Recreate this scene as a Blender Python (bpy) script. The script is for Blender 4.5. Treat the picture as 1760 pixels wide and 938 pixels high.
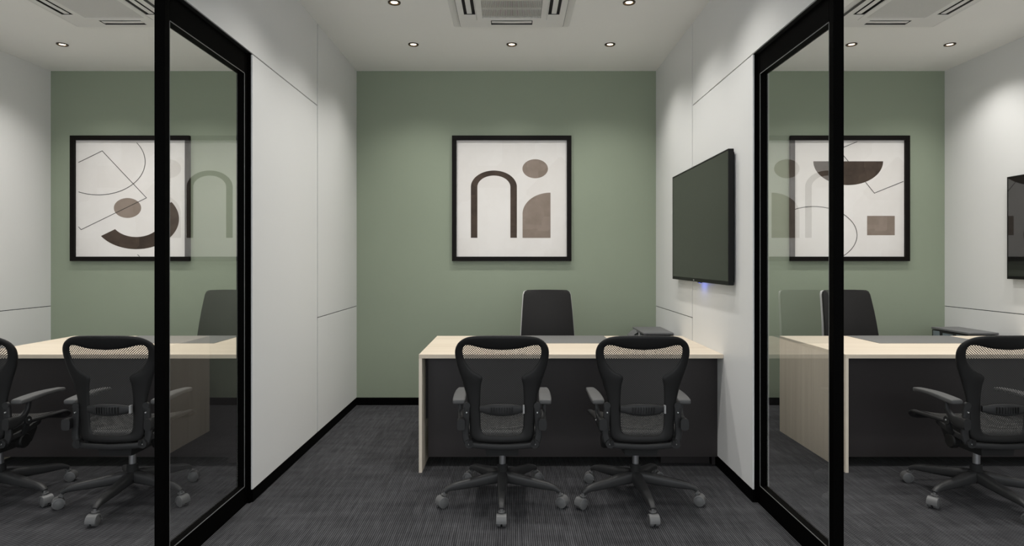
import bpy, bmesh, math, random
from mathutils import Vector, Matrix
random.seed(7)
for o in list(bpy.data.objects): bpy.data.objects.remove(o)
C = bpy.context.scene.collection
S = bpy.context.scene
PI = math.pi

# ---------------------------------------------------------------- camera, world, exposure
F = 1040.0                      # focal length in pixels of the 1760 px frame
EYE = 1.35
VX, VY = 879.5, 447.0           # vanishing point of the room axis
cam = bpy.data.cameras.new('camera'); co = bpy.data.objects.new('camera', cam); C.objects.link(co)
co.location = (0, 0, EYE); co.rotation_euler = (PI/2, 0, 0)
cam.sensor_width = 36; cam.lens = 36*F/1760
cam.shift_x = (880-VX)/1760; cam.shift_y = -(469-VY)/1760
cam.clip_start = 0.05
S.camera = co
w = bpy.data.worlds.new('world'); S.world = w; w.use_nodes = True
w.node_tree.nodes['Background'].inputs[0].default_value = (0.93, 0.97, 1.0, 1)
w.node_tree.nodes['Background'].inputs[1].default_value = 1.6
S.view_settings.view_transform = 'Standard'; S.view_settings.look = 'None'
S.view_settings.gamma = 1; S.view_settings.use_curve_mapping = False
S.view_settings.exposure = 0.21
SPOT_W = 40.0
SPOT_COL = (1.0, 0.975, 0.935)

def Yd(s): return F/s           # depth at which one metre spans s pixels

# ---------------------------------------------------------------- materials
def mat(name, col, rough=0.5, metal=0.0, spec=0.5, emit=None, es=0):
    m = bpy.data.materials.new(name); m.use_nodes = True
    b = m.node_tree.nodes['Principled BSDF']
    b.inputs['Base Color'].default_value = (*col, 1)
    b.inputs['Roughness'].default_value = rough
    b.inputs['Metallic'].default_value = metal
    b.inputs['Specular IOR Level'].default_value = spec
    if emit:
        b.inputs['Emission Color'].default_value = (*emit, 1)
        b.inputs['Emission Strength'].default_value = es
    return m
def N(m, t, **kw):
    n = m.node_tree.nodes.new(t)
    for k, v in kw.items(): setattr(n, k, v)
    return n
def L(m, a, b): m.node_tree.links.new(a, b)
def bsdf(m): return m.node_tree.nodes['Principled BSDF']
def math_node(m, op, a, b=None):
    n = N(m, 'ShaderNodeMath', operation=op)
    for i, v in enumerate((a, b)):
        if v is None: continue
        if isinstance(v, (int, float)): n.inputs[i].default_value = v
        else: L(m, v, n.inputs[i])
    return n.outputs[0]
def noise(m, vec, scale, detail=3, rough=0.5, sc3=(1,1,1)):
    mp = N(m, 'ShaderNodeMapping'); mp.inputs['Scale'].default_value = sc3
    L(m, vec, mp.inputs['Vector'])
    n = N(m, 'ShaderNodeTexNoise'); n.inputs['Scale'].default_value = scale
    n.inputs['Detail'].default_value = detail; n.inputs['Roughness'].default_value = rough
    L(m, mp.outputs[0], n.inputs['Vector'])
    return n.outputs['Fac']
def ramp(m, fac, stops):
    r = N(m, 'ShaderNodeValToRGB'); e = r.color_ramp.elements
    while len(e) < len(stops): e.new(0.5)
    for i, (p, c) in enumerate(stops):
        e[i].position = p; e[i].color = (*c, 1)
    L(m, fac, r.inputs[0]); return r.outputs[0]
def bump(m, h, strength, dist=0.002):
    b = N(m, 'ShaderNodeBump'); b.inputs['Strength'].default_value = strength
    b.inputs['Distance'].default_value = dist
    L(m, h, b.inputs['Height']); L(m, b.outputs[0], bsdf(m).inputs['Normal'])

def paint(name, col, var=0.02, rough=0.6):
    m = mat(name, col, rough, spec=0.3)
    g = N(m, 'ShaderNodeNewGeometry').outputs['Position']
    f = noise(m, g, 1.3, 2)
    c2 = tuple(c*(1-var) for c in col); c3 = tuple(min(1, c*(1+var)) for c in col)
    L(m, ramp(m, f, [(0.3, c2), (0.7, c3)]), bsdf(m).inputs['Base Color'])
    bump(m, noise(m, g, 220, 2), 0.05, 0.001)
    return m
M = {}
M['green'] = paint('sage_green_paint', (0.255, 0.295, 0.222))
M['white_panel'] = paint('white_laminate_panel', (0.70, 0.70, 0.69), 0.008, 0.42)
M['ceiling'] = paint('ceiling_paint', (0.90, 0.89, 0.86), 0.01)
M['core'] = mat('black_joint', (0.006, 0.006, 0.006), 0.7)
M['skirting'] = mat('black_skirting', (0.0014, 0.0014, 0.0014), 0.6, spec=0.03)
M['black_metal'] = mat('black_powder_coat', (0.0012, 0.0011, 0.001), 0.55, spec=0.02)
M['bead'] = mat('grey_glazing_bead', (0.16, 0.16, 0.16), 0.35)
M['plastic'] = mat('graphite_plastic', (0.0085, 0.0083, 0.0082), 0.5, spec=0.25)
M['plastic2'] = mat('charcoal_plastic', (0.019, 0.019, 0.0195), 0.5, spec=0.3)
M['pad'] = mat('grey_soft_pad', (0.075, 0.075, 0.075), 0.6, spec=0.3)
M['leg'] = mat('grey_star_base', (0.030, 0.030, 0.0305), 0.45, spec=0.35)
M['caster'] = mat('grey_caster', (0.115, 0.115, 0.115), 0.45)
M['black'] = mat('matte_black', (0.006, 0.006, 0.006), 0.8)
M['chrome'] = mat('satin_steel', (0.42, 0.42, 0.43), 0.32, 0.9)
M['bolt'] = mat('bright_bolt', (0.75, 0.75, 0.75), 0.35, 0.6)
M['tag'] = mat('white_tag', (0.28, 0.28, 0.28), 0.6)
M['frame'] = mat('dark_wenge_frame', (0.0042, 0.003, 0.0024), 0.5, spec=0.12)
M['ac'] = mat('ac_plastic', (0.78, 0.77, 0.745), 0.5)
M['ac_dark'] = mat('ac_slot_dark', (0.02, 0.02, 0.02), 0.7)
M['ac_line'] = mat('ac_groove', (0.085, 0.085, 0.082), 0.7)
M['trim'] = mat('bronze_lamp_trim', (0.045, 0.030, 0.018), 0.35, 0.4)
M['reflector'] = mat('gold_reflector', (0.35, 0.22, 0.11), 0.3, 0.9)
M['emit'] = mat('lamp_lens', (1, 0.9, 0.75), 0.5, emit=(1.0, 0.86, 0.66), es=4)
M['screen'] = mat('tv_glass', (0.010, 0.010, 0.0095), 0.03, spec=0.5)
bsdf(M['screen']).inputs['IOR'].default_value = 1.78
M['tvbody'] = mat('tv_black_plastic', (0.0045, 0.0045, 0.0042), 0.45, spec=0.2)
M['led'] = mat('blue_led', (0.1, 0.15, 1), 0.4, emit=(0.12, 0.18, 1.0), es=1.2)
M['deskpad'] = mat('grey_desk_pad', (0.135, 0.135, 0.132), 0.55)
M['leather'] = mat('black_leather', (0.014, 0.0135, 0.0135), 0.6, spec=0.15)
M['shell'] = mat('light_grey_shell', (0.40, 0.40, 0.39), 0.45)
M['printer'] = mat('grey_printer', (0.135, 0.135, 0.138), 0.5)
M['printer_dark'] = mat('printer_dark', (0.014, 0.014, 0.015), 0.35)
M['printer_bits'] = mat('printer_bits', (0.18, 0.22, 0.24), 0.3)
def panel_grey():
    m = mat('charcoal_laminate', (0.027, 0.024, 0.025), 0.45, spec=0.3)
    g = N(m, 'ShaderNodeNewGeometry').outputs['Position']
    f = noise(m, g, 2.0, 3)
    L(m, ramp(m, f, [(0.3, (0.026, 0.0225, 0.0225)), (0.7, (0.031, 0.027, 0.0275))]), bsdf(m).inputs['Base Color'])
    return m
M['charcoal'] = panel_grey()
def wood(name, sc, c1, c2):
    m = mat(name, c1, 0.45, spec=0.35)
    g = N(m, 'ShaderNodeNewGeometry').outputs['Position']
    a = noise(m, g, 1.0, 5, 0.6, sc)
    b = noise(m, g, 1.0, 2, 0.5, tuple(k*0.22 for k in sc))
    f = math_node(m, 'ADD', math_node(m, 'MULTIPLY', a, 0.55), math_node(m, 'MULTIPLY', b, 0.45))
    L(m, ramp(m, f, [(0.36, c2), (0.64, c1)]), bsdf(m).inputs['Base Color'])
    L(m, ramp(m, a, [(0, (0.5,)*3), (1, (0.38,)*3)]), bsdf(m).inputs['Roughness'])
    bump(m, a, 0.06, 0.001)
    return m
M['wood_x'] = wood('pale_oak_grain_across', (1.2, 26, 26), (0.67, 0.59, 0.478), (0.59, 0.505, 0.40))
M['wood_z'] = wood('pale_oak_grain_upright', (26, 26, 1.0), (0.76, 0.68, 0.565), (0.64, 0.56, 0.46))
def carpet():
    m = mat('ribbed_carpet', (0.05, 0.05, 0.05), 0.95, spec=0.1)
    g = N(m, 'ShaderNodeNewGeometry').outputs['Position']
    sx = N(m, 'ShaderNodeSeparateXYZ'); L(m, g, sx.inputs[0])
    rib = math_node(m, 'SINE', math_node(m, 'MULTIPLY', sx.outputs[0], 2*PI/0.0105))
    knot = math_node(m, 'SINE', math_node(m, 'ADD', math_node(m, 'MULTIPLY', sx.outputs[1], 2*PI/0.014),
            math_node(m, 'MULTIPLY', math_node(m, 'FLOOR', math_node(m, 'DIVIDE', sx.outputs[0], 0.0105)), 2.4)))
    n1 = noise(m, g, 1.0, 3, 0.6, (70, 5, 1))       # streaks along the ribs
    n2 = noise(m, g, 1.0, 2, 0.6, (3, 16, 1))        # cross bands
    n3 = noise(m, g, 260, 2, 0.7)
    n4 = noise(m, g, 2.2, 2, 0.5)
    h = math_node(m, 'ADD', math_node(m, 'MULTIPLY', rib, 0.24), math_node(m, 'MULTIPLY', knot, 0.13))
    def c(n, k): return math_node(m, 'MULTIPLY', math_node(m, 'SUBTRACT', n, 0.5), k)
    f = math_node(m, 'ADD', h, c(n1, 0.72)); f = math_node(m, 'ADD', f, c(n2, 0.30))
    f = math_node(m, 'ADD', f, c(n3, 0.35)); f = math_node(m, 'ADD', f, c(n4, 0.25))
    f = math_node(m, 'ADD', f, 0.5)
    L(m, ramp(m, f, [(0.1, (0.012, 0.012, 0.013)), (0.5, (0.043, 0.043, 0.046)), (0.92, (0.105, 0.105, 0.112))]), bsdf(m).inputs['Base Color'])
    bump(m, f, 0.5, 0.003)
    return m
M['carpet'] = carpet()
def glass():
    m = bpy.data.materials.new('clear_glass'); m.use_nodes = True
    nt = m.node_tree; nt.nodes.remove(bsdf(m)); out = nt.nodes['Material Output']
    fr = N(m, 'ShaderNodeFresnel'); fr.inputs[0].default_value = 1.5
    tr = N(m, 'ShaderNodeBsdfTransparent'); tr.inputs[0].default_value = (0.955, 0.96, 0.957, 1)
    gl = N(m, 'ShaderNodeBsdfGlossy'); gl.inputs['Roughness'].default_value = 0.0
    gl.inputs[0].default_value = (1, 1, 1, 1)
    mx = N(m, 'ShaderNodeMixShader')
    g = N(m, 'ShaderNodeNewGeometry')          # both surfaces of the pane counted on the face towards the eye
    fac = math_node(m, 'MULTIPLY', math_node(m, 'MULTIPLY', fr.outputs[0], 1.75), math_node(m, 'SUBTRACT', 1.0, g.outputs['Backfacing']))
    L(m, math_node(m, 'MINIMUM', fac, 0.95), mx.inputs[0]); L(m, tr.outputs[0], mx.inputs[1]); L(m, gl.outputs[0], mx.inputs[2])
    L(m, mx.outputs[0], out.inputs[0]); return m
M['glass'] = glass()
def net(name, ax):
    """woven chair net: staggered round holes over the fabric"""
    m = mat(name, (0.050, 0.049, 0.047), 0.6, spec=0.25)
    tc = N(m, 'ShaderNodeTexCoord').outputs['Object']
    sx = N(m, 'ShaderNodeSeparateXYZ'); L(m, tc, sx.inputs[0])
    P = 0.0124; Q = 0.0122
    a = math_node(m, 'COSINE', math_node(m, 'MULTIPLY', sx.outputs[0], 2*PI/P))
    b = math_node(m, 'COSINE', math_node(m, 'MULTIPLY', sx.outputs[ax], 2*PI/Q))
    p = math_node(m, 'MULTIPLY', a, b)
    hole = math_node(m, 'GREATER_THAN', p, 0.06)
    tr = N(m, 'ShaderNodeBsdfTransparent'); mx = N(m, 'ShaderNodeMixShader')
    L(m, hole, mx.inputs[0]); L(m, bsdf(m).outputs[0], mx.inputs[1]); L(m, tr.outputs[0], mx.inputs[2])
    L(m, mx.outputs[0], m.node_tree.nodes['Material Output'].inputs[0]); return m
M['net'] = net('chair_back_net', 2); M['net_seat'] = net('chair_seat_net', 1)
def canvas(name, col, c2, sc=2.2):
    m = mat(name, col, 0.75, spec=0.2)
    tc = N(m, 'ShaderNodeTexCoord').outputs['Object']
    v = N(m, 'ShaderNodeTexVoronoi'); v.distance = 'CHEBYCHEV'; v.inputs['Scale'].default_value = sc*2.4
    L(m, tc, v.inputs['Vector'])
    sep = N(m, 'ShaderNodeSeparateColor'); L(m, v.outputs['Color'], sep.inputs[0])
    n = noise(m, tc, sc*2, 4, 0.6)
    f = math_node(m, 'ADD', math_node(m, 'MULTIPLY', n, 0.75), math_node(m, 'MULTIPLY', sep.outputs[0], 0.25))
    L(m, ramp(m, f, [(0.35, c2), (0.65, col)]), bsdf(m).inputs['Base Color']); return m
M['art_paper'] = canvas('art_paper', (0.735, 0.715, 0.695), (0.68, 0.655, 0.63), 1.2)
M['art_dark'] = canvas('art_dark_brown', (0.072, 0.052, 0.040), (0.042, 0.031, 0.024), 3)
M['art_mid'] = canvas('art_taupe', (0.26, 0.212, 0.178), (0.215, 0.172, 0.142), 3)
M['art_line'] = mat('art_ink', (0.012, 0.011, 0.010), 0.7)

# ---------------------------------------------------------------- mesh helpers
def box(bm, x0, x1, y0, y1, z0, z1, mi=0, bev=0.0, seg=2):
    r = bmesh.ops.create_cube(bm, size=1)
    vs = r['verts']
    for v in vs:
        v.co = Vector(((x0+x1)/2+v.co.x*(x1-x0), (y0+y1)/2+v.co.y*(y1-y0), (z0+z1)/2+v.co.z*(z1-z0)))
    fs = set(f for v in vs for f in v.link_faces)
    for f in fs: f.material_index = mi
    if bev:
        es = list(set(e for v in vs for e in v.link_edges))
        rr = bmesh.ops.bevel(bm, geom=es, offset=bev, segments=seg, affect='EDGES', profile=0.5)
        for f in rr['faces']: f.material_index = mi
def cyl(bm, p0, p1, r0, r1=None, n=20, mi=0, cap=True):
    r1 = r0 if r1 is None else r1
    p0 = Vector(p0); p1 = Vector(p1); d = (p1-p0)
    rr = bmesh.ops.create_cone(bm, cap_ends=cap, segments=n, radius1=r0, radius2=r1, depth=d.length)
    q = Vector((0, 0, 1)).rotation_difference(d.normalized())
    mt = Matrix.Translation((p0+p1)/2) @ q.to_matrix().to_4x4()
    bmesh.ops.transform(bm, matrix=mt, verts=rr['verts'])
    for f in set(f for v in rr['verts'] for f in v.link_faces): f.material_index = mi
def lathe(bm, prof, c=(0,0,0), n=28, mi=0):
    rings = []
    for r, z in prof:
        rings.append([bm.verts.new((c[0]+r*math.cos(2*PI*i/n), c[1]+r*math.sin(2*PI*i/n), c[2]+z)) for i in range(n)])
    for a, b in zip(rings, rings[1:]):
        for i in range(n):
            f = bm.faces.new((a[i], a[(i+1) % n], b[(i+1) % n], b[i])); f.material_index = mi
    return rings
def sweep(bm, pts, ws, ts, up=(0, 0, 1), n=12, mi=0, sq=0.55):
    """superellipse section swept along pts; ws = width across, ts = thickness along up"""
    pts = [Vector(p) for p in pts]; up = Vector(up)
    if not hasattr(ws, '__len__'): ws = [ws]*len(pts)
    if not hasattr(ts, '__len__'): ts = [ts]*len(pts)
    rings = []
    for i, p in enumerate(pts):
        t = (pts[min(i+1, len(pts)-1)]-pts[max(i-1, 0)]).normalized()
        side = t.cross(up).normalized(); u2 = side.cross(t).normalized()
        ring = []
        for k in range(n):
            a = 2*PI*(k+0.5)/n; c, s = math.cos(a), math.sin(a)
            cx = math.copysign(abs(c)**sq, c)*ws[i]/2; cy = math.copysign(abs(s)**sq, s)*ts[i]/2
            ring.append(bm.verts.new(p+side*cx+u2*cy))
        rings.append(ring)
    for a, b in zip(rings, rings[1:]):
        for k in range(n):
            f = bm.faces.new((a[k], a[(k+1) % n], b[(k+1) % n], b[k])); f.material_index = mi
    for r in (rings[0], rings[-1]):
        f = bm.faces.new(r); f.material_index = mi
def cr(pts, sub=4):
    """Catmull-Rom through pts"""
    P = [Vector(p) for p in pts]; out = []
    for i in range(len(P)-1):
        p0 = P[max(i-1, 0)]; p1 = P[i]; p2 = P[i+1]; p3 = P[min(i+2, len(P)-1)]
        for k in range(sub):
            t = k/sub
            out.append(0.5*((2*p1)+(p2-p0)*t+(2*p0-5*p1+4*p2-p3)*t*t+(3*p1-p0-3*p2+p3)*t**3))
    out.append(P[-1]); return out
def obj(name, bm, mats, parent=None, smooth=False, loc=None, angle=40):
    bmesh.ops.recalc_face_normals(bm, faces=bm.faces)
    me = bpy.data.meshes.new(name); bm.to_mesh(me); bm.free()
    for m in (mats if isinstance(mats, (list, tuple)) else [mats]): me.materials.append(M[m])
    o = bpy.data.objects.new(name, me); C.objects.link(o)
    if parent: o.parent = parent
    if loc: o.location = loc
    if smooth:
        for p in me.polygons: p.use_smooth = True
        me.set_sharp_from_angle(angle=math.radians(angle))
    return o
def tag(o, label, cat, group=None):
    o['label'] = label; o['category'] = cat
    if group: o['group'] = group
    return o
def thing(name, label, cat, loc=(0, 0, 0), group=None):
    o = bpy.data.objects.new(name, None); C.objects.link(o); o.location = loc; o.empty_display_size = 0.1
    return tag(o, label, cat, group)
def struct(name, bm, mats, smooth=False):
    o = obj(name, bm, mats, None, smooth); o['kind'] = 'structure'; return o
def dup(root, loc, label, group=None):
    r = root.copy(); C.objects.link(r); r.location = loc; r['label'] = label
    if group: r['group'] = group
    for ch in list(root.children):
        c = ch.copy(); C.objects.link(c); c.parent = r
        for g in list(ch.children):
            d = g.copy(); C.objects.link(d); d.parent = c
    return r
NB = bmesh.new

# ---------------------------------------------------------------- structure
ZC = EYE + 1.763                # ceiling
YB = Yd(184.3)                  # back wall
YS = Yd(230.8)                  # upright panel joint
YE = Yd(308.0)                  # end of the side panels, start of the glazed frame
YN = Yd(406.0)                  # near end of the glazed frame
XL, XR = -1.446, 1.345          # middle office side faces
XL2, XR2 = -1.530, 1.430        # the neighbouring offices' faces of the same walls
XLL, XRR = -4.297, 4.037        # outer side faces
b = NB(); box(b, XLL-0.3, XRR+0.3, -1.6, YB+0.15, -0.1, 0.0); struct('floor', b, 'carpet')
b = NB(); box(b, XLL-0.3, XRR+0.3, -1.6, YB+0.15, ZC, ZC+0.1); struct('ceiling', b, 'ceiling')
b = NB(); box(b, XLL-0.3, XRR+0.3, YB, YB+0.12, 0.0, ZC); struct('wall_back', b, 'green')

G = 0.0032
GV = 0.008
def side_panels(b, x0, x1, near_low=YE, near_top=YN):
    z0 = 0.071
    box(b, x0, x1, YS+GV, YB, z0, 0.922-G, 1, 0.0008, 1)
    box(b, x0, x1, YS+GV, YB, 0.922+G, ZC, 1, 0.0008, 1)
    box(b, x0, x1, near_low, YS-GV, z0, 2.50-G, 1, 0.0008, 1)
    box(b, x0, x1, near_top, YS-GV, 2.50+G, ZC, 1, 0.0008, 1)
T = 0.009
def partition(name, xa, xb):
    b = NB()
    box(b, xa+T, xb-T, YE+0.002, YB, 0, ZC)
    box(b, xa+T, xb-T, YN, YE+0.002, 2.50+0.002, ZC)
    side_panels(b, xa, xa+T); side_panels(b, xb-T, xb)
    return struct(name, b, ['core', 'white_panel'])
partition('wall_left', XL2, XL)
partition('wall_right', XR, XR2)
b = NB(); box(b, XLL-0.08, XLL-T, -1.6, YB, 0, ZC); side_panels(b, XLL-T, XLL, -1.6, -1.6); struct('wall_outer_left', b, ['core', 'white_panel'])  # unseen stretch towards the camera added to shut out side light
b = NB(); box(b, XRR+T, XRR+0.08, -1.6, YB, 0, ZC); side_panels(b, XRR, XRR+T, -1.6, -1.6); struct('wall_outer_right', b, ['core', 'white_panel'])  # likewise run on out of view, added against light from the side

def skirt(name, *a):
    b = NB(); box(b, *a); struct(name, b, 'skirting')
H = 0.070
skirt('baseboard_back', XL, XR, YB-0.006, YB, 0, H)
skirt('baseboard_back', XLL, XL2, YB-0.006, YB, 0, H)
skirt('baseboard_back', XR2, XRR, YB-0.006, YB, 0, H)
skirt('baseboard_left', XL-T, XL+0.001, YE, YB-0.006, 0, H)
skirt('baseboard_right', XR-0.001, XR+T, YE, YB-0.006, 0, H)
skirt('baseboard_left', XL2-0.001, XL2+T, YE, YB-0.006, 0, H)
skirt('baseboard_right', XR2-T, XR2+0.001, YE, YB-0.006, 0, H)
skirt('baseboard_outer_left', XLL-T, XLL+0.001, -1.6, YB-0.006, 0, H)
skirt('baseboard_outer_right', XRR-0.001, XRR+T, -1.6, YB-0.006, 0, H)

# ---------------------------------------------------------------- glazed partition frames
def glazed(label, xin, sgn, s_end, s_post):
    """xin: face of the frame on the middle office side; sgn points away from the middle office"""
    xo = xin+sgn*0.045; x0, x1 = min(xin, xo), max(xin, xo); xg = xin+sgn*0.0235
    ya = Yd(s_post)-0.038; yb = Yd(s_end)
    st = 0.036
    t = thing('glazed_partition', label, 'glass partition', (xg, (ya+yb)/2, 0), 'black framed glass partitions')
    def part(name, bm, m, sm=False):
        o = obj(name, bm, m, t, sm); o.data.transform(Matrix.Translation((-xg, -(ya+yb)/2, 0))); return o
    zb, zt, z1 = 0.106, 2.377, 2.497
    b = NB(); box(b, x0, x1, ya, ya+0.038, 0, z1, 0, 0.0015, 1); part('stile', b, 'black_metal')
    b = NB(); box(b, x0, x1, yb-st, yb, 0, z1, 0, 0.0015, 1); part('stile', b, 'black_metal')
    b = NB(); box(b, x0, x1, ya+0.038, yb-st, zt, z1, 0, 0.0015, 1); part('top_rail', b, 'black_metal')
    b = NB(); box(b, x0, x1, ya+0.038, yb-st, 0, zb, 0, 0.0015, 1); part('bottom_rail', b, 'black_metal')
    b = NB(); box(b, xg-0.004, xg+0.004, ya+0.036, yb-st+0.002, zb-0.002, zt+0.002); part('glass_pane', b, 'glass')
    # thin grey bead round the opening
    w2 = 0.0035; e = xin+sgn*0.0012; ee = xin-sgn*0.0008
    xa, xb = min(e, ee), max(e, ee)
    b = NB()
    y0, y1 = ya+0.038, yb-st
    for (a, c, d, f) in ((y0, y1, zb-w2, zb), (y0, y1, zt, zt+w2), (y0-w2, y0, zb, zt), (y1, y1+w2, zb, zt)):
        box(b, xa, xb, a, c, d, f)
    part('glazing_bead', b, 'bead')
    b = NB(); box(b, min(XLc, XLd) if sgn < 0 else min(XRc, XRd), max(XLc, XLd) if sgn < 0 else max(XRc, XRd), yb, yb+0.012, 0, 2.50)
    part('jamb', b, 'black_metal')
    return t
XLc, XLd = XL-T, XL2+T; XRc, XRd = XR+T, XR2-T
# jambs sit in front of the wall's core
glazed('black framed glass partition between the left and middle offices', -1.470, -1, 309.2, 399.7)
glazed('black framed glass partition between the middle and right offices', 1.371, 1, 308.2, 397.5)

# ---------------------------------------------------------------- ceiling downlights
def downlight(loc, label):
    t = thing('downlight', label, 'ceiling light', loc, 'recessed ceiling downlights')
    b = NB(); lathe(b, [(0.031, -0.001), (0.036, -0.008), (0.042, -0.006), (0.0435, 0.0)], n=32); obj('trim_ring', b, 'trim', t, True)
    b = NB(); lathe(b, [(0.033, -0.0045), (0.026, -0.0012), (0.021, -0.0008)], n=32); obj('reflector', b, 'reflector', t, True)
    b = NB(); r = lathe(b, [(0.0235, -0.0010), (0.015, -0.0024), (0.004, -0.0028)], n=24); b.faces.new(r[-1]); obj('lamp_lens', b, 'emit', t, True)
    l = bpy.data.lights.new('lamp', 'SPOT'); l.energy = SPOT_W; l.color = SPOT_COL
    l.spot_size = math.radians(124); l.spot_blend = 1.0; l.shadow_soft_size = 0.03
    o = bpy.data.objects.new('lamp', l); C.objects.link(o); o.parent = t; o.location = (0, 0, -0.035)
    return t
R1, R2, R3 = Yd(210.4), Yd(251.3), Yd(311.5)
rooms = [('middle office', 0.0), ('left office', -2.868), ('right office', 2.776)]
dl = None
rowname = {R1: 'back row', R2: 'middle row', R3: 'front row'}
for rn, cx in rooms:
    for yy, xs in ((R1, (-0.803, 0, 0.803)), (R2, (-0.803, 0.803)), (R3, (-0.803, 0, 0.803))):
        for x in xs:
            side = {-0.803: 'left', 0: 'central', 0.803: 'right'}[x]
            lab = 'small round bronze rimmed ceiling downlight, %s one of the %s in the %s' % (side, rowname[yy], rn)
            if dl is None: dl = downlight((cx+x, yy, ZC), lab)
            else: dup(dl, (cx+x, yy, ZC), lab)
for x, nm in ((-2.4, 'left'), (0, 'central'), (2.4, 'right')):  # unseen fill lamps, added to light the offices from the front
    dup(dl, (x, 0.9, ZC), 'small round fill downlight added out of view in the corridor ceiling, %s one' % nm)

# ---------------------------------------------------------------- ceiling cassette air conditioners
def rrect(hx, hy, r, n=5):
    out = []
    for cx, cy, a0 in ((hx-r, hy-r, 0), (-hx+r, hy-r, 90), (-hx+r, -hy+r, 180), (hx-r, -hy+r, 270)):
        for k in range(n+1):
            a = math.radians(a0+90*k/n); out.append((cx+r*math.cos(a), cy+r*math.sin(a)))
    return out
def loft(bm, loops, mi=0, cap_first=False, cap_last=False):
    rs = [[bm.verts.new(p) for p in lp] for lp in loops]
    n = len(rs[0])
    for a, c in zip(rs, rs[1:]):
        for i in range(n):
            f = bm.faces.new((a[i], a[(i+1) % n], c[(i+1) % n], c[i])); f.material_index = mi
    if cap_first: bm.faces.new(rs[0]).material_index = mi
    if cap_last: bm.faces.new(rs[-1]).material_index = mi
def ring_plate(bm, ho, hi, z0, z1, ro=0.02, ri=0.012, mi=0):
    o = rrect(ho, ho, ro); i = rrect(hi, hi, ri)
    loft(bm, [[(x, y, z0) for x, y in i], [(x, y, z1) for x, y in i], [(x, y, z1) for x, y in o], [(x, y, z0) for x, y in o], [(x, y, z0) for x, y in i]], mi)
def cassette(loc, label):
    t = thing('ceiling_air_conditioner', label, 'air conditioner', loc, 'ceiling cassette air conditioners')
    # skirt against the ceiling
    b = NB(); a = rrect(0.436, 0.436, 0.02); c = rrect(0.432, 0.432, 0.02); d = rrect(0.383, 0.383, 0.02)
    loft(b, [[(x, y, 0) for x, y in a], [(x, y, -0.002) for x, y in c], [(x, y, -0.003) for x, y in d]], 0, True, True)
    obj('ceiling_flange', b, 'ac', t)
    # panel with slot openings: strips round the slots
    zt, zb = -0.003, -0.0225
    b = NB()
    s0, s1, sl = 0.258, 0.338, 0.152
    ring_plate(b, 0.381, s1, zb, zt, 0.018, 0.004); ring_plate(b, s0, 0.2525, zb, zt, 0.006, 0.012)
    for q in range(4):
        rot = Matrix.Rotation(q*PI/2, 4, 'Z')
        bb = NB(); box(bb, sl, s1, s0, s1, zb, zt); box(bb, -s1+0.08, -sl, s0, s1, zb, zt)
        me = bpy.data.meshes.new('t'); bb.to_mesh(me); bb.free(); me.transform(rot); b.from_mesh(me); bpy.data.meshes.remove(me)
    ring_plate(b, 0.3838, 0.3812, zb+0.001, zt, 0.018, 0.018, 1)
    obj('panel', b, ['ac', 'ac_line'], t)
    for q in range(4):
        rot = Matrix.Rotation(q*PI/2, 4, 'Z')
        b = NB(); box(b, -sl, sl, s0, s1, -0.0055, -0.0035, 1)
        # slot liners, far side coloured dark as painted shade; then the tilted louvre blade
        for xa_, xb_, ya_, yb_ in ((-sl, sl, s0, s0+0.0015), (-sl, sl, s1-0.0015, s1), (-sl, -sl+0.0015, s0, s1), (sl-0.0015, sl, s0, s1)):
            far_shade = {0: ya_ > 0.32, 1: xb_ > 0.1, 2: ya_ < 0.27 and xb_-xa_ > 0.1, 3: xa_ < -0.1 and xb_-xa_ < 0.1}[q]
            box(b, xa_, xb_, ya_, yb_, -0.0222, -0.0045, 1 if far_shade else 2)
        sweep(b, [(-sl+0.006, 0.299, -0.0180), (0, 0.299, -0.0195), (sl-0.006, 0.299, -0.0180)], 0.036, 0.004, n=10, mi=0)
        box(b, -sl+0.004, sl-0.004, 0.2965, 0.3015, -0.016, -0.0055, 1)
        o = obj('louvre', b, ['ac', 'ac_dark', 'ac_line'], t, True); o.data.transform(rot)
    b = NB()
    ring_plate(b, 0.250, 0.212, zb-0.002, zt, 0.012, 0.010)
    box(b, -0.2125, 0.2125, -0.2125, 0.2125, -0.0075, -0.0035, 1)
    n = 46
    for k in range(n+1):
        x = -0.21+0.42*k/n; box(b, x-0.0024, x+0.0024, -0.212, 0.212, -0.0225, -0.0075)
    for k in range(1, 3):
        y = -0.21+0.42*k/3; box(b, -0.212, 0.212, y-0.0015, y+0.0015, -0.0200, -0.0075)
    obj('intake_grille', b, ['ac', 'ac_line'], t)
    return t
CY = R2
ac = cassette((0, CY, ZC), 'square white ceiling cassette air conditioner above the middle office desk')
dup(ac, (-2.851, CY, ZC), 'square white ceiling cassette air conditioner at top left, in the left office')
dup(ac, (2.757, CY, ZC), 'square white ceiling cassette air conditioner at top right, in the right office')

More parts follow.
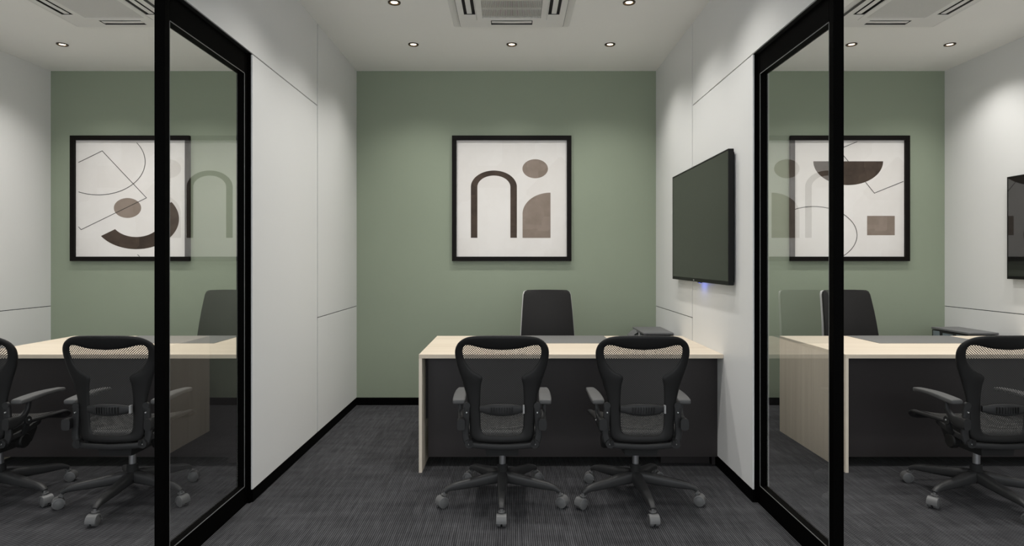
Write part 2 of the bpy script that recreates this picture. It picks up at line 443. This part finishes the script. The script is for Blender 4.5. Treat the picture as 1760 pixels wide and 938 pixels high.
# ---------------------------------------------------------------- framed pictures
PW, PH, PD = 1.108, 1.164, 0.034
SC = 184.9                       # pixels per metre at the print
def picture(cx, label, shapes, off):
    zc = (2.506+1.342)/2
    t = thing('framed_picture', label, 'picture', (cx, YB, zc), 'abstract prints on the green wall')
    b = NB(); hw, hh, fw = PW/2, PH/2, 0.041
    box(b, -hw, hw, -PD, -0.001, hh-fw, hh, 0, 0.0015, 1); box(b, -hw, hw, -PD, -0.001, -hh, -hh+fw, 0, 0.0015, 1)
    box(b, -hw, -hw+fw, -PD, -0.001, -hh+fw, hh-fw, 0, 0.0015, 1); box(b, hw-fw, hw, -PD, -0.001, -hh+fw, hh-fw, 0, 0.0015, 1)
    obj('frame', b, 'frame', t)
    b = NB(); box(b, -hw+fw-0.002, hw-fw+0.002, -0.008, -0.003, -hh+fw-0.002, hh-fw+0.002, 0)
    X0, X1, Z0, Z1 = -hw+fw, hw-fw, -hh+fw, hh-fw
    def cv(p): # crop point -> local x, z
        return ((p[0]/3.908+off[0]-VX)/SC - cx, (VY-(p[1]/3.908+off[1]))/SC + EYE - zc)
    lay = [0]
    def poly(pts, mi):
        lay[0] += 1; y = -0.0081-0.00025*lay[0]
        vs = []
        for p in pts:
            x, z = cv(p); vs.append(b.verts.new((min(max(x, X0), X1), y, min(max(z, Z0), Z1))))
        f = b.faces.new(vs); f.material_index = mi
        bmesh.ops.triangulate(b, faces=[f])
    def strip(outer, inner, mi):
        lay[0] += 1; y = -0.0081-0.00025*lay[0]
        A = [b.verts.new((max(min(cv(p)[0], X1), X0), y, min(max(cv(p)[1], Z0), Z1))) for p in outer]
        B = [b.verts.new((max(min(cv(p)[0], X1), X0), y, min(max(cv(p)[1], Z0), Z1))) for p in inner]
        for i in range(len(A)-1):
            try: b.faces.new((A[i], A[i+1], B[i+1], B[i])).material_index = mi
            except ValueError: pass
    def line(pts, wd=3.6):
        L1, L2 = [], []
        P = [Vector(p) for p in pts]
        for i, p in enumerate(P):
            d1 = (P[min(i+1, len(P)-1)]-p); d0 = (p-P[max(i-1, 0)])
            d = (d0.normalized() if d0.length else Vector((0, 0)))+(d1.normalized() if d1.length else Vector((0, 0)))
            d = d.normalized(); nn = Vector((-d.y, d.x)); k = 1
            if d0.length and d1.length: k = 1/max(0.35, abs(d.dot(d1.normalized())))
            L1.append(p+nn*wd/2*k); L2.append(p-nn*wd/2*k)
        strip(L1, L2, 3)
    def arc(cx_, cy_, rx, ry, a0, a1, n=40):
        return [(cx_+rx*math.cos(math.radians(a0+(a1-a0)*k/n)), cy_+ry*math.sin(math.radians(a0+(a1-a0)*k/n))) for k in range(n+1)]
    shapes(poly, strip, line, arc)
    obj('print', b, ['art_paper', 'art_dark', 'art_mid', 'art_line'], t)
    return t
def art_mid(poly, strip, line, arc):
    o = [(192, 737)]+arc(347, 395, 155, 111, 180, 360)+[(502, 737)]
    i = [(236, 737)]+arc(347, 395, 111, 77, 180, 360)+[(458, 737)]
    strip(o, i, 1)
    poly(arc(625, 272, 86, 64, 0, 360)[:-1], 2)
    poly([(540, 737)]+arc(728, 575, 188, 142, 180, 270)+[(728, 737)], 2)
def art_left(poly, strip, line, arc):
    poly(arc(461, 536, 92, 67, 0, 360)[:-1], 2)
    a0 = math.degrees(math.atan2(114/203, -237/288)); a1 = a0-180
    strip(arc(520, 610, 288, 203, a0, a1), arc(520, 610, 172, 121, a0, a1), 1)
    line([(131, 230), (291, 152), (589, 468), (149, 682), (131, 662)], 4)
    line(arc(265, 225, 315, 223, 115, -35), 4)
    line([(529, 849), (543, 863)], 4)
def art_right(poly, strip, line, arc):
    poly(arc(621, 222, 235, 160, 0, 180), 1)
    poly([(748, 589), (934, 589), (934, 719), (748, 719)], 2)
    line([(682, 90), (555, 142), (621, 222)], 4)
    line([(737, 362), (797, 436), (993, 357)], 4)
    line(arc(388, 718, 292, 192, -122, 46), 4)
picture(0.0, 'framed print of a dark arch, taupe oval and quarter arch, middle office', art_mid, (760, 220))
picture(-3.545, 'framed print with dark curved band, taupe oval and thin lines, left office', art_left, (100, 220))
picture(3.141, 'framed print with dark half disc and small taupe rectangle, right office', art_right, (1300, 220))

# ---------------------------------------------------------------- wall mounted screens
def tv(loc, label, led):
    """local: screen plane at x=0 facing -x, y along the wall from 0 (near) to W"""
    W, Ht, D = Yd(212.8)-Yd(286.9), 0.820, 0.031
    t = thing('television', label, 'television', loc, 'wall mounted screens')
    b = NB(); box(b, 0.0015, D, 0, W, -Ht/2, Ht/2, 0, 0.003, 2); obj('housing', b, 'tvbody', t)
    b = NB(); box(b, -0.0005, 0.0014, 0.008, W-0.008, -Ht/2+0.024, Ht/2-0.010); obj('screen', b, 'screen', t)
    b = NB(); w_ = 0.008
    box(b, -0.0018, 0.0014, 0, w_, -Ht/2, Ht/2); box(b, -0.0018, 0.0014, W-w_, W, -Ht/2, Ht/2)
    box(b, -0.0018, 0.0014, w_, W-w_, Ht/2-0.010, Ht/2); box(b, -0.0018, 0.0014, w_, W-w_, -Ht/2, -Ht/2+0.024)
    obj('bezel', b, 'tvbody', t)
    b = NB(); box(b, D, 0.0443, 0.30, W-0.30, -0.2, 0.2, 0, 0.002, 1); box(b, D, D+0.004, 0.004, W-0.004, -Ht/2+0.02, Ht/2-0.02, 0, 0.001, 1); obj('wall_bracket', b, 'tvbody', t)
    b = NB()
    for k in range(3): box(b, -0.0026, -0.0018, W*0.545-0.006+k*0.009, W*0.545+k*0.009, -Ht/2+0.006, -Ht/2+0.014)
    obj('badge', b, 'tag', t)
    yl = W*0.475
    b = NB(); box(b, 0.004, 0.022, yl-0.03, yl+0.03, -Ht/2-0.006, -Ht/2, 0, 0.002, 1); s = obj('sensor_bar', b, 'tvbody', t)
    b = NB(); box(b, 0.008, 0.018, yl-0.012, yl+0.012, -Ht/2-0.0075, -Ht/2-0.006); obj('indicator_light', b, 'led', s)
    if led:
        l = bpy.data.lights.new('indicator_glow', 'AREA'); l.energy = 0.035; l.color = (0.14, 0.22, 1.0)
        l.shape = 'RECTANGLE'; l.size = 0.02; l.size_y = 0.11
        o = bpy.data.objects.new('indicator_glow', l); C.objects.link(o); o.parent = s; o.location = (0.002, yl, -Ht/2-0.013)
        o.rotation_euler = (0, math.radians(-48), 0)
    return t
tv1 = tv((1.3005, Yd(286.9), 1.609), 'black flat television on the white wall right of the middle desk', True)
tv2 = dup(tv1, (3.9925, Yd(286.9)-0.012, 1.609), 'black flat television cut by the right edge, on the right office wall')

# ---------------------------------------------------------------- desks
YF, YK, YM = Yd(270.7), Yd(217.3), Yd(263.0)
ZT = 0.752; TT = 0.026
def desk(x0, x1, label):
    D = YK-YF; W = x1-x0
    t = thing('office_desk', label, 'desk', (x0, YF, 0), 'pale wood office desks')
    b = NB(); box(b, 0, W, 0, D, ZT-TT, ZT, 0, 0.0012, 1); obj('desktop', b, 'wood_x', t)
    b = NB(); box(b, 0, 0.0205, 0, D, 0, ZT-TT, 0, 0.0008, 1); obj('end_panel', b, 'wood_z', t)
    m = YM-YF
    b = NB(); box(b, 0.0435, W, m, m+0.018, 0.065, ZT-TT, 0, 0.0006, 1); obj('modesty_panel', b, 'charcoal', t)
    b = NB(); box(b, W-0.022, W, m+0.04, D, 0, ZT-TT, 0, 0.0008, 1); obj('end_panel', b, 'charcoal', t)
    b = NB(); box(b, 0.0205, 0.0435, m+0.06, m+0.078, 0.30, ZT-TT); obj('fixing_strip', b, 'charcoal', t)
    return t
desk(-0.590, XR-0.001, 'pale oak desk with charcoal front panel in the middle office')
desk(-3.460, XL2-0.001, 'pale oak desk with charcoal front panel in the left office')
desk(2.119, XRR-0.001, 'pale oak desk with tall side panel showing, in the right office')
def pad(x0, label):
    b = NB(); box(b, 0, 0.80, 0, Yd(217.6)-Yd(239.0), 0, 0.003, 0, 0.001, 1)
    o = obj('desk_pad', b, 'deskpad', loc=(x0, Yd(239.0), ZT)); tag(o, label, 'desk pad', 'grey desk pads')
pad(-0.075, 'flat grey desk pad on the middle desk, before the executive chair')
pad(-2.94, 'flat grey desk pad on the left office desk, seen through glass')
pad(2.645, 'flat grey desk pad on the right office desk')
def pedestal(x0, label):
    t = thing('drawer_pedestal', label, 'drawers', (x0, Yd(258.5), 0), 'drawer pedestals under the desks')
    b = NB(); box(b, 0, 0.325, 0, 0.48, 0, 0.60, 0, 0.002, 1); obj('body', b, 'charcoal', t)
    for k in range(3):
        b = NB(); box(b, 0.003, 0.322, 0.48, 0.497, 0.02+0.192*k, 0.207+0.192*k, 0, 0.001, 1); d = obj('drawer', b, 'charcoal', t)
        b = NB(); box(b, 0.10, 0.225, 0.497, 0.515, 0.165+0.192*k, 0.175+0.192*k, 0, 0.002, 1); obj('handle', b, 'chrome', d)
pedestal(0.990, 'dark drawer pedestal standing behind the middle desk front panel')
pedestal(-1.885, 'dark drawer pedestal standing behind the left office desk front panel')

# ---------------------------------------------------------------- low side cabinets with a printer
def side_cabinet(x1, label):
    x0 = x1-0.30
    t = thing('side_cabinet', label, 'cabinet', (x0, Yd(209.5), 0), 'low side cabinets behind the desks')
    b = NB(); box(b, 0, 0.299, 0, 0.52, 0, 0.60, 0, 0.002, 1); obj('body', b, 'charcoal', t)
    b = NB(); box(b, -0.016, -0.001, 0.003, 0.517, 0.06, 0.597, 0, 0.001, 1); d = obj('door', b, 'charcoal', t)
    b = NB(); box(b, -0.030, -0.016, 0.04, 0.05, 0.30, 0.42, 0, 0.002, 1); obj('handle', b, 'chrome', d)
def printer(x1, label, tray):
    t = thing('printer', label, 'printer', (x1-0.245, Yd(207.5), 0.60), 'printers on the side cabinets')
    b = NB(); box(b, 0, 0.243, 0, 0.44, 0, 0.128, 0, 0.004, 2); box(b, 0.02, 0.235, 0.02, 0.42, 0.004, 0.132, 0, 0.003, 1); obj('body', b, 'printer_dark', t)
    b = NB(); box(b, -0.004, 0.247, -0.004, 0.445, 0.132, 0.150, 0, 0.004, 2); obj('scanner_lid', b, 'printer', t)
    b = NB(); box(b, -0.003, 0.002, 0.03, 0.14, 0.075, 0.118, 0, 0.001, 1); obj('control_panel', b, 'printer_bits', t)
    b = NB(); box(b, -0.004, 0.002, 0.18, 0.30, 0.086, 0.110, 0, 0.001, 1); box(b, -0.004, 0.002, 0.34, 0.42, 0.07, 0.12, 0, 0.001, 1); obj('port_cover', b, 'printer_bits', t)
    if tray:
        b = NB(); sweep(b, [(0.0, 0.30, 0.135), (-0.03, 0.30, 0.115), (-0.062, 0.30, 0.085)], 0.20, 0.007)
        sweep(b, [(0.0, 0.22, 0.06), (-0.02, 0.22, 0.10), (-0.01, 0.22, 0.145)], 0.02, 0.007)
        sweep(b, [(-0.004, 0.16, 0.128), (-0.02, 0.08, 0.10), (-0.01, 0.02, 0.07)], 0.014, 0.012); obj('output_tray', b, 'printer', t)
side_cabinet(XR-0.002, 'low charcoal cabinet behind the middle desk, against the right wall')
printer(XR-0.006, 'grey printer with open side tray behind the middle desk', True)
side_cabinet(XRR-0.002, 'low charcoal cabinet behind the right office desk')
printer(XRR-0.006, 'dark printer with side controls behind the right office desk', False)

# ---------------------------------------------------------------- executive chairs behind the desks
def star(parent_part, R, mleg, n=5, z_hub=0.135, z_end=0.088, w0=0.060, w1=0.032, t0=0.066, t1=0.028, casters=None):
    for k in range(n):
        a = -PI/2+2*PI*k/n; c, s = math.cos(a), math.sin(a)
        b = NB()
        rs = [0.0, 0.06, 0.13, 0.20, 0.27, R-0.02, R+0.002]
        zs = [z_hub-0.010, z_hub-0.014, z_hub-0.022, z_hub-0.030, z_hub-0.037, z_end+0.002, z_end-0.012]
        ws = [w0, w0*0.95, w0*0.82, w0*0.72, w0*0.62, w1, w1*0.8]
        ts = [t0, t0*0.95, t0*0.85, t0*0.75, t0*0.62, t1, t1*0.8]
        pts = cr([(r*c, r*s, z) for r, z in zip(rs, zs)], 3)
        W = [v[0] for v in cr([(x, 0, 0) for x in ws], 3)]; T_ = [v[0] for v in cr([(x, 0, 0) for x in ts], 3)]
        sweep(b, pts, W, T_, n=14, sq=0.6)
        obj('leg', b, mleg, parent_part, True, angle=50)
        sw = casters[k] if casters else a
        b = NB(); px, py = R*c, R*s
        d = Vector((math.cos(sw), math.sin(sw), 0)); ax = Vector((-d.y, d.x, 0))   # rolling direction, axle
        cpos = Vector((px, py, 0))-d*0.016; rw = 0.0285
        for sg in (-1, 1):
            p = cpos+Vector((0, 0, rw))
            cyl(b, p+ax*sg*0.005, p+ax*sg*0.021, rw, rw, 26); cyl(b, p+ax*sg*0.021, p+ax*sg*0.0235, rw, rw*0.90, 26)
        # hood and stem
        hood = []
        for q in range(9):
            an = math.radians(-10+200*q/8)
            hood.append(cpos+Vector((0, 0, rw))+d*math.cos(an)*0.0275+Vector((0, 0, 1))*math.sin(an)*0.0300)
        va = []
        for q, p in enumerate(hood):
            rr_ = (p-cpos-Vector((0, 0, rw))).normalized()
            va.append([b.verts.new(p+ax*w_+rr_*h_) for w_, h_ in ((-0.027, 0), (-0.025, 0.0035), (0.025, 0.0035), (0.027, 0), (0.027, -0.004), (-0.027, -0.004))])
        for A_, B_ in zip(va, va[1:]):
            for q in range(6): b.faces.new((A_[q], A_[(q+1) % 6], B_[(q+1) % 6], B_[q]))
        b.faces.new(va[0]); b.faces.new(va[-1])
        cyl(b, (px, py, 0.050), (px, py, 0.083), 0.0085, 0.0085, 14)
        cyl(b, (px, py, 0.066), (px, py, 0.070), 0.018, 0.018, 20)
        obj('caster', b, 'caster', parent_part, True, angle=45)
def exec_chair():
    t = thing('executive_chair', '', 'chair')
    # back, facing -y; outline tapers to the top
    def back_mesh(off, y_off, th, name, m, top_off):
        b = NB(); zs = [0.50, 0.55, 0.62, 0.72, 0.82, 0.92, 1.00, 1.06, 1.085, 1.096+top_off]
        hw = [0.205, 0.222, 0.226, 0.222, 0.216, 0.210, 0.204, 0.199, 0.190, 0.170]
        rows = []
        for z, h in zip(zs, hw):
            h += off; y = y_off+0.20+0.20*(z-0.5)-0.02*math.sin((z-0.5)/0.6*PI)
            dome = 0.004 if z > 1.09 else 0
            fr = [b.verts.new((h*u, y+0.035*u*u-0.0, z+dome*(1-u*u))) for u in [-1+2*i/16 for i in range(17)]]
            bk = [b.verts.new((h*u*0.985, y+0.035*u*u+th*(1-0.35*abs(u)**4), z+dome*(1-u*u))) for u in [-1+2*i/16 for i in range(17)]]
            rows.append(fr+bk[::-1])
        nn = len(rows[0])
        for a, c in zip(rows, rows[1:]):
            for i in range(nn): b.faces.new((a[i], a[(i+1) % nn], c[(i+1) % nn], c[i]))
        b.faces.new(rows[0]); b.faces.new(rows[-1])
        return obj(name, b, m, t, True, angle=50)
    back_mesh(0.0, 0.0, 0.045, 'backrest', 'leather', 0)
    back_mesh(0.0068, 0.044, 0.014, 'back_shell', 'shell', -0.004)
    b = NB(); a = rrect(0.245, 0.235, 0.07, 6); c = rrect(0.232, 0.222, 0.06, 6)
    loft(b, [[(x, y-0.03, 0.435) for x, y in c], [(x, y-0.03, 0.45) for x, y in a], [(x, y-0.03, 0.485) for x, y in a], [(x, y-0.03, 0.50) for x, y in c]], 0, True, True)
    obj('seat', b, 'leather', t, True, angle=60)
    b = NB(); sweep(b, cr([(0, 0.0, 0.40), (0, 0.16, 0.40), (0, 0.25, 0.44), (0, 0.285, 0.56), (0, 0.30, 0.70)], 4), 0.07, 0.02, up=(0, 1, 0.2)); obj('back_support', b, 'plastic2', t, True)
    b = NB(); box(b, -0.09, 0.09, -0.10, 0.10, 0.375, 0.434, 0, 0.012, 2); obj('mechanism', b, 'plastic', t)
    b = NB(); cyl(b, (0, 0, 0.18), (0, 0, 0.38), 0.019); obj('gas_lift', b, 'chrome', t, True)
    b = NB(); cyl(b, (0, 0, 0.095), (0, 0, 0.20), 0.034, 0.027, 24); base = obj('star_base', b, 'plastic', t, True)
    star(base, 0.31, 'leg')
    return t
ex = exec_chair()
EYc = Yd(207.0)-0.245+0.0
ex.location = (0.2995, EYc, 0); ex['label'] = 'black high backed executive chair behind the middle desk'; ex['group'] = 'executive chairs behind the desks'
dup(ex, (-2.398, EYc, 0), 'black high backed executive chair behind the left office desk, seen through glass')
dup(ex, (2.836, EYc, 0), 'black high backed executive chair behind the right office desk')

# ---------------------------------------------------------------- mesh task chairs in front of the desks
K = 0.000789
def ZY(yc): return 0.956-(yc-57+max(0, yc-600)*0.10)*K
OUT = [(0,57),(100,58),(190,64),(250,80),(295,115),(317,165),(315,225),(300,290),(280,350),(266,395),(250,450),(236,510),(226,590),(221,660),(219,710),(211,745),(184,768),(100,776),(0,778)]
INN = [(0,158),(80,153),(150,142),(205,129),(245,130),(264,155),(263,195),(247,245),(204,302),(135,343),(142,400),(147,470),(148,560),(146,640),(142,690),(128,718),(100,727),(50,730),(0,731)]
def ysurf(x, z):
    """back surface, relative to the column; sitter is on the +y side"""
    u = (z-0.40)/0.556
    return -0.185-0.055*u+0.03*math.sin(u*PI)*0.6-0.02*max(0, u-0.75)*2+0.55*x*x
def band(bm, outer, inner, fn, th, mi=0, n=12):
    """closed band between two half outlines, mirrored in x"""
    o = cr([(x*K, ZY(y), 0) for x, y in outer], 3); i = cr([(x*K, ZY(y), 0) for x, y in inner], 3)
    o = o+[Vector((-p.x, p.y, 0)) for p in o[-2:0:-1]]; i = i+[Vector((-p.x, p.y, 0)) for p in i[-2:0:-1]]
    rings = []
    for a, c in zip(o, i):
        m = (a+c)/2; h = (a-c)/2; ring = []
        for k in range(n):
            an = 2*PI*k/n; cs, sn = math.cos(an), math.sin(an)
            q = m+h*math.copysign(abs(cs)**0.8, cs)
            y = fn(q.x, q.y)+math.copysign(abs(sn)**0.7, sn)*th*(0.75+0.25*cs)
            ring.append(bm.verts.new((q.x, y, q.y)))
        rings.append(ring)
    m = len(rings)
    for r in range(m):
        a, c = rings[r], rings[(r+1) % m]
        for k in range(n): bm.faces.new((a[k], a[(k+1) % n], c[(k+1) % n], c[k])).material_index = mi
def inside(pt, poly):
    x, y = pt; c = False
    for i in range(len(poly)):
        x0, y0 = poly[i]; x1, y1 = poly[i-1]
        if (y0 > y) != (y1 > y) and x < (x1-x0)*(y-y0)/(y1-y0)+x0: c = not c
    return c
def net_mesh(bm, poly, fn, step=0.007, flat=False):
    xs = [p[0] for p in poly]; ys = [p[1] for p in poly]
    nx = int((max(xs)-min(xs))/step)+1; ny = int((max(ys)-min(ys))/step)+1; vs = {}
    def V(i, j):
        if (i, j) not in vs:
            x = min(xs)+i*step; y = min(ys)+j*step
            vs[i, j] = bm.verts.new((x, y, fn(x, y)) if flat else (x, fn(x, y), y))
        return vs[i, j]
    for i in range(nx):
        for j in range(ny):
            if inside((min(xs)+(i+.5)*step, min(ys)+(j+.5)*step), poly): bm.faces.new((V(i, j), V(i+1, j), V(i+1, j+1), V(i, j+1)))
def seat_z(x, y):
    e = max(0, (y-0.12)/0.13)
    q = max(0, (-0.06-y)/0.12)
    return 0.458-0.045*e*e+0.30*x*x-0.045*q*q-0.012*math.cos((y+0.2)/0.4*PI)*0
def mesh_chair():
    t = thing('task_chair', '', 'chair')
    b = NB(); band(b, OUT, INN, ysurf, 0.0125); obj('back_frame', b, 'plastic', t, True, angle=70)
    mid = [((o[0]*.25+i[0]*.75)*K, ZY(o[1]*.25+i[1]*.75)) for o, i in zip(OUT, INN)]
    mid = mid+[(-x, z) for x, z in mid[-2:0:-1]]
    b = NB(); net_mesh(b, mid, ysurf); obj('back_mesh', b, 'net', t, True)
    # lumbar support
    b = NB(); pts, hs, ts = [], [], []
    for k in range(25):
        x = -0.117+0.234*k/24; u = abs(x)/0.117
        pts.append((x, ysurf(x, 0.56)-0.022+0.010*u, ZY(563+(2 if u < .8 else 0)))); hs.append(0.036+0.028*max(0, 1-(u/0.85)**2.2)**0.8); ts.append(0.016+0.010*(1-u*u))
    sweep(b, pts, ts, hs, n=16, sq=0.7)
    for k in range(9):
        x = (-72+18*k)*K; box(b, x-0.0022, x+0.0022, ysurf(x, .56)-0.0375, ysurf(x, .56)-0.030, ZY(586), ZY(544), 1)
    lp = obj('lumbar_pad', b, ['plastic2', 'black'], t, True, angle=50)
    b = NB(); box(b, 0.111, 0.1205, ysurf(.115, .56)-0.030, ysurf(.115, .56)-0.012, ZY(590), ZY(535), 0, 0.001, 1); obj('tag', b, 'tag', lp)
    # yoke behind the back
    def yk(x, z): return ysurf(x, z)-0.012
    half = [(-238, 545), (-242, 620), (-248, 700), (-247, 742), (-230, 780), (-186, 790), (-100, 794), (0, 797)]
    path = half+[(-x, y) for x, y in half[-2::-1]]
    P3 = cr([(x*K, ysurf(x*K, max(ZY(y), .40))-0.010-(0.006 if abs(x) < 200 else 0), ZY(y)) for x, y in path], 4)
    W = []
    for p in P3: W.append(0.036 if abs(p.x) > 0.15 else 0.030)
    b = NB(); sweep(b, P3, W, 0.020, up=(0, 1, 0), n=14, sq=0.5)
    for sg in (-1, 1):
        cyl(b, (sg*238*K, yk(.18, .58)+0.008, ZY(543)), (sg*238*K, yk(.18, .58)-0.0065, ZY(543)), 0.0178, n=22)
        cyl(b, (sg*222*K, yk(.16, .4)+0.010, ZY(781)), (sg*222*K, yk(.16, .4)-0.016, ZY(781)), 0.0225, n=24)
    yo = obj('yoke', b, 'plastic2', t, True, angle=50)
    for sx, yc, r in ((-1, 588, .0040), (1, 588, .0040), (-1, 787, .0046), (1, 787, .0046)):
        x = (239 if yc == 588 else 219)*K*sx; z = ZY(yc); y = yk(x, max(z, .4))-(0.012 if yc == 588 else 0.0175)
        if yc == 787: x, z, y = 222*K*sx, ZY(781), yk(.16, .4)-0.0165
        b = NB(); cyl(b, (x, y+0.008, z), (x, y-0.003, z), r, r*0.8, n=14); obj('bolt', b, 'bolt', yo, True)
    # seat
    so = rrect(0.248, 0.225, 0.085, 8); si = rrect(0.212, 0.188, 0.065, 8)
    def tp(x, y): 
        w_ = 0.86+0.14*min(1, max(0, (y+0.2)/0.2)); return (x*w_, y+0.045)
    so = [tp(*p) for p in so]; si = [tp(*p) for p in si]
    b = NB(); n = 10; rings = []
    for a, c in zip(so, si):
        mx, my = (a[0]+c[0])/2, (a[1]+c[1])/2; hx, hy = (a[0]-c[0])/2, (a[1]-c[1])/2; ring = []
        for k in range(n):
            an = 2*PI*k/n; x = mx+hx*math.cos(an); y = my+hy*math.cos(an)
            ring.append(b.verts.new((x, y, seat_z(x, y)-0.010+(0.009 if math.sin(an) > 0 else 0.013)*math.sin(an))))
        rings.append(ring)
    for r in range(len(rings)):
        a, c = rings[r], rings[(r+1) % len(rings)]
        for k in range(n): b.faces.new((a[k], a[(k+1) % n], c[(k+1) % n], c[k]))
    obj('seat_frame', b, 'plastic2', t, True, angle=70)
    b = NB(); net_mesh(b, [((a[0]*.35+c[0]*.65), (a[1]*.35+c[1]*.65)) for a, c in zip(so, si)], lambda x, y: seat_z(x, y)-0.006-0.008*math.cos(x/0.2*PI/2), 0.012, True); obj('seat_mesh', b, 'net_seat', t, True)
    # tilt mechanism
    b = NB()
    loft(b, [[(x, y, z) for x, y in ((-w1, y0), (w1, y0), (w1, y1), (-w1, y1))] for w1, y0, y1, z in ((0.080, -0.12, 0.10, 0.288), (0.086, -0.15, 0.12, 0.294), (0.094, -0.155, 0.15, 0.365), (0.085, -0.13, 0.15, 0.412))], 0, True, True)
    mech = obj('tilt_mechanism', b, 'black', t)
    for sg in (-1, 1):
        b = NB()
        sweep(b, cr([(sg*0.166, -0.205, 0.378), (sg*0.178, -0.15, 0.385), (sg*0.190, -0.08, 0.400), (sg*0.190, 0.02, 0.425), (sg*0.16, 0.08, 0.425)], 4), 0.020, 0.030, n=12)
        sweep(b, [(sg*0.09, -0.06, 0.352), (sg*0.19, -0.06, 0.352)], 0.03, 0.03, n=12)
        obj('side_bracket', b, 'plastic2', t, True)
        b = NB(); cyl(b, (sg*0.172, -0.068, 0.352), (sg*0.196, -0.068, 0.352), 0.040, 0.040, 28); cyl(b, (sg*0.196, -0.068, 0.352), (sg*0.203, -0.068, 0.352), 0.040, 0.034, 28)
        obj('tilt_knob', b, 'plastic', t, True)
        b = NB(); cyl(b, (sg*0.228, -0.088, 0.472), (sg*0.2375, -0.088, 0.472), 0.0042, n=14); obj('bolt', b, 'bolt', t, True)
        # arm: from the yoke forwards and up to the pad
        b = NB()
        pts = cr([(sg*0.216, -0.222, 0.480), (sg*0.219, -0.200, 0.480), (sg*0.221, -0.165, 0.481), (sg*0.224, -0.130, 0.490), (sg*0.228, -0.102, 0.515), (sg*0.231, -0.090, 0.545), (sg*0.232, -0.084, 0.588)], 4)
        n_ = len(pts); sweep(b, pts, [0.060-0.038*min(1, max(0, (k/(n_-1)-0.25)/0.5)) for k in range(n_)], [0.042-0.018*min(1, k/(n_*0.6)) for k in range(n_)], up=(1, 0, 0), n=16, sq=0.5)
        box(b, sg*0.232-0.016, sg*0.232+0.016, -0.115, -0.045, 0.574, 0.586, 0, 0.004, 2)
        cyl(b, (sg*0.226, -0.088, 0.470), (sg*0.234, -0.088, 0.470), 0.024, 0.022, 20)
        sweep(b, cr([(sg*0.228, -0.088, 0.470), (sg*0.215, -0.085, 0.430), (sg*0.195, -0.075, 0.395)], 3), 0.018, 0.035, up=(0, 1, 0), n=10)
        arm = obj('armrest', b, 'plastic2', t, True, angle=50)
        b = NB()
        ys = [-0.172, -0.165, -0.135, -0.08, -0.01, 0.06, 0.12, 0.145, 0.152]
        zs = [0.588, 0.588, 0.590, 0.594, 0.598, 0.598, 0.594, 0.590, 0.588]
        ws = [0.056, 0.064, 0.069, 0.069, 0.065, 0.059, 0.052, 0.048, 0.040]
        ts = [0.014, 0.026, 0.029, 0.029, 0.026, 0.022, 0.022, 0.024, 0.014]
        pts = cr([(sg*(0.232+0.006*math.sin((y+.18)*5)), y, z) for y, z in zip(ys, zs)], 3)
        sweep(b, pts, [v.x for v in cr([(q, 0, 0) for q in ws], 3)], [v.x for v in cr([(q, 0, 0) for q in ts], 3)], n=20, sq=0.42)
        obj('arm_pad', b, 'pad', arm, True, angle=60)
    b = NB(); cyl(b, (0, 0, 0.19), (0, 0, 0.300), 0.0185, n=26); obj('gas_lift', b, 'chrome', t, True)
    b = NB(); cyl(b, (0, 0, 0.098), (0, 0, 0.203), 0.032, 0.0285, 28); base = obj('star_base', b, 'black', t, True)
    star(base, 0.332, 'leg', z_hub=0.142, z_end=0.094, casters=[PI/2, math.radians(150), math.radians(195), math.radians(-15), math.radians(35)])
    return t
CYc = 3.42
mc = mesh_chair(); mc.location = (-0.052, CYc, 0)
mc['label'] = 'black mesh back task chair, left of the two at the middle desk'; mc['group'] = 'mesh task chairs before the desks'
def spin(o, a):
    for c in o.children:
        if c.name.startswith('star_base'): c.rotation_euler = (0, 0, math.radians(a))
for x, a, lab in ((0.699, 3.6, 'black mesh back task chair, right of the two at the middle desk'),
                  (-2.143, 3, 'black mesh back task chair standing just left of the left black glass frame post'),
                  (-2.893, 3, 'black mesh back task chair cut by the left edge of the picture'),
                  (2.626, 1.5, 'black mesh back task chair at the right office desk, cut by the right edge')):
    spin(dup(mc, (x, CYc, 0), lab), a)
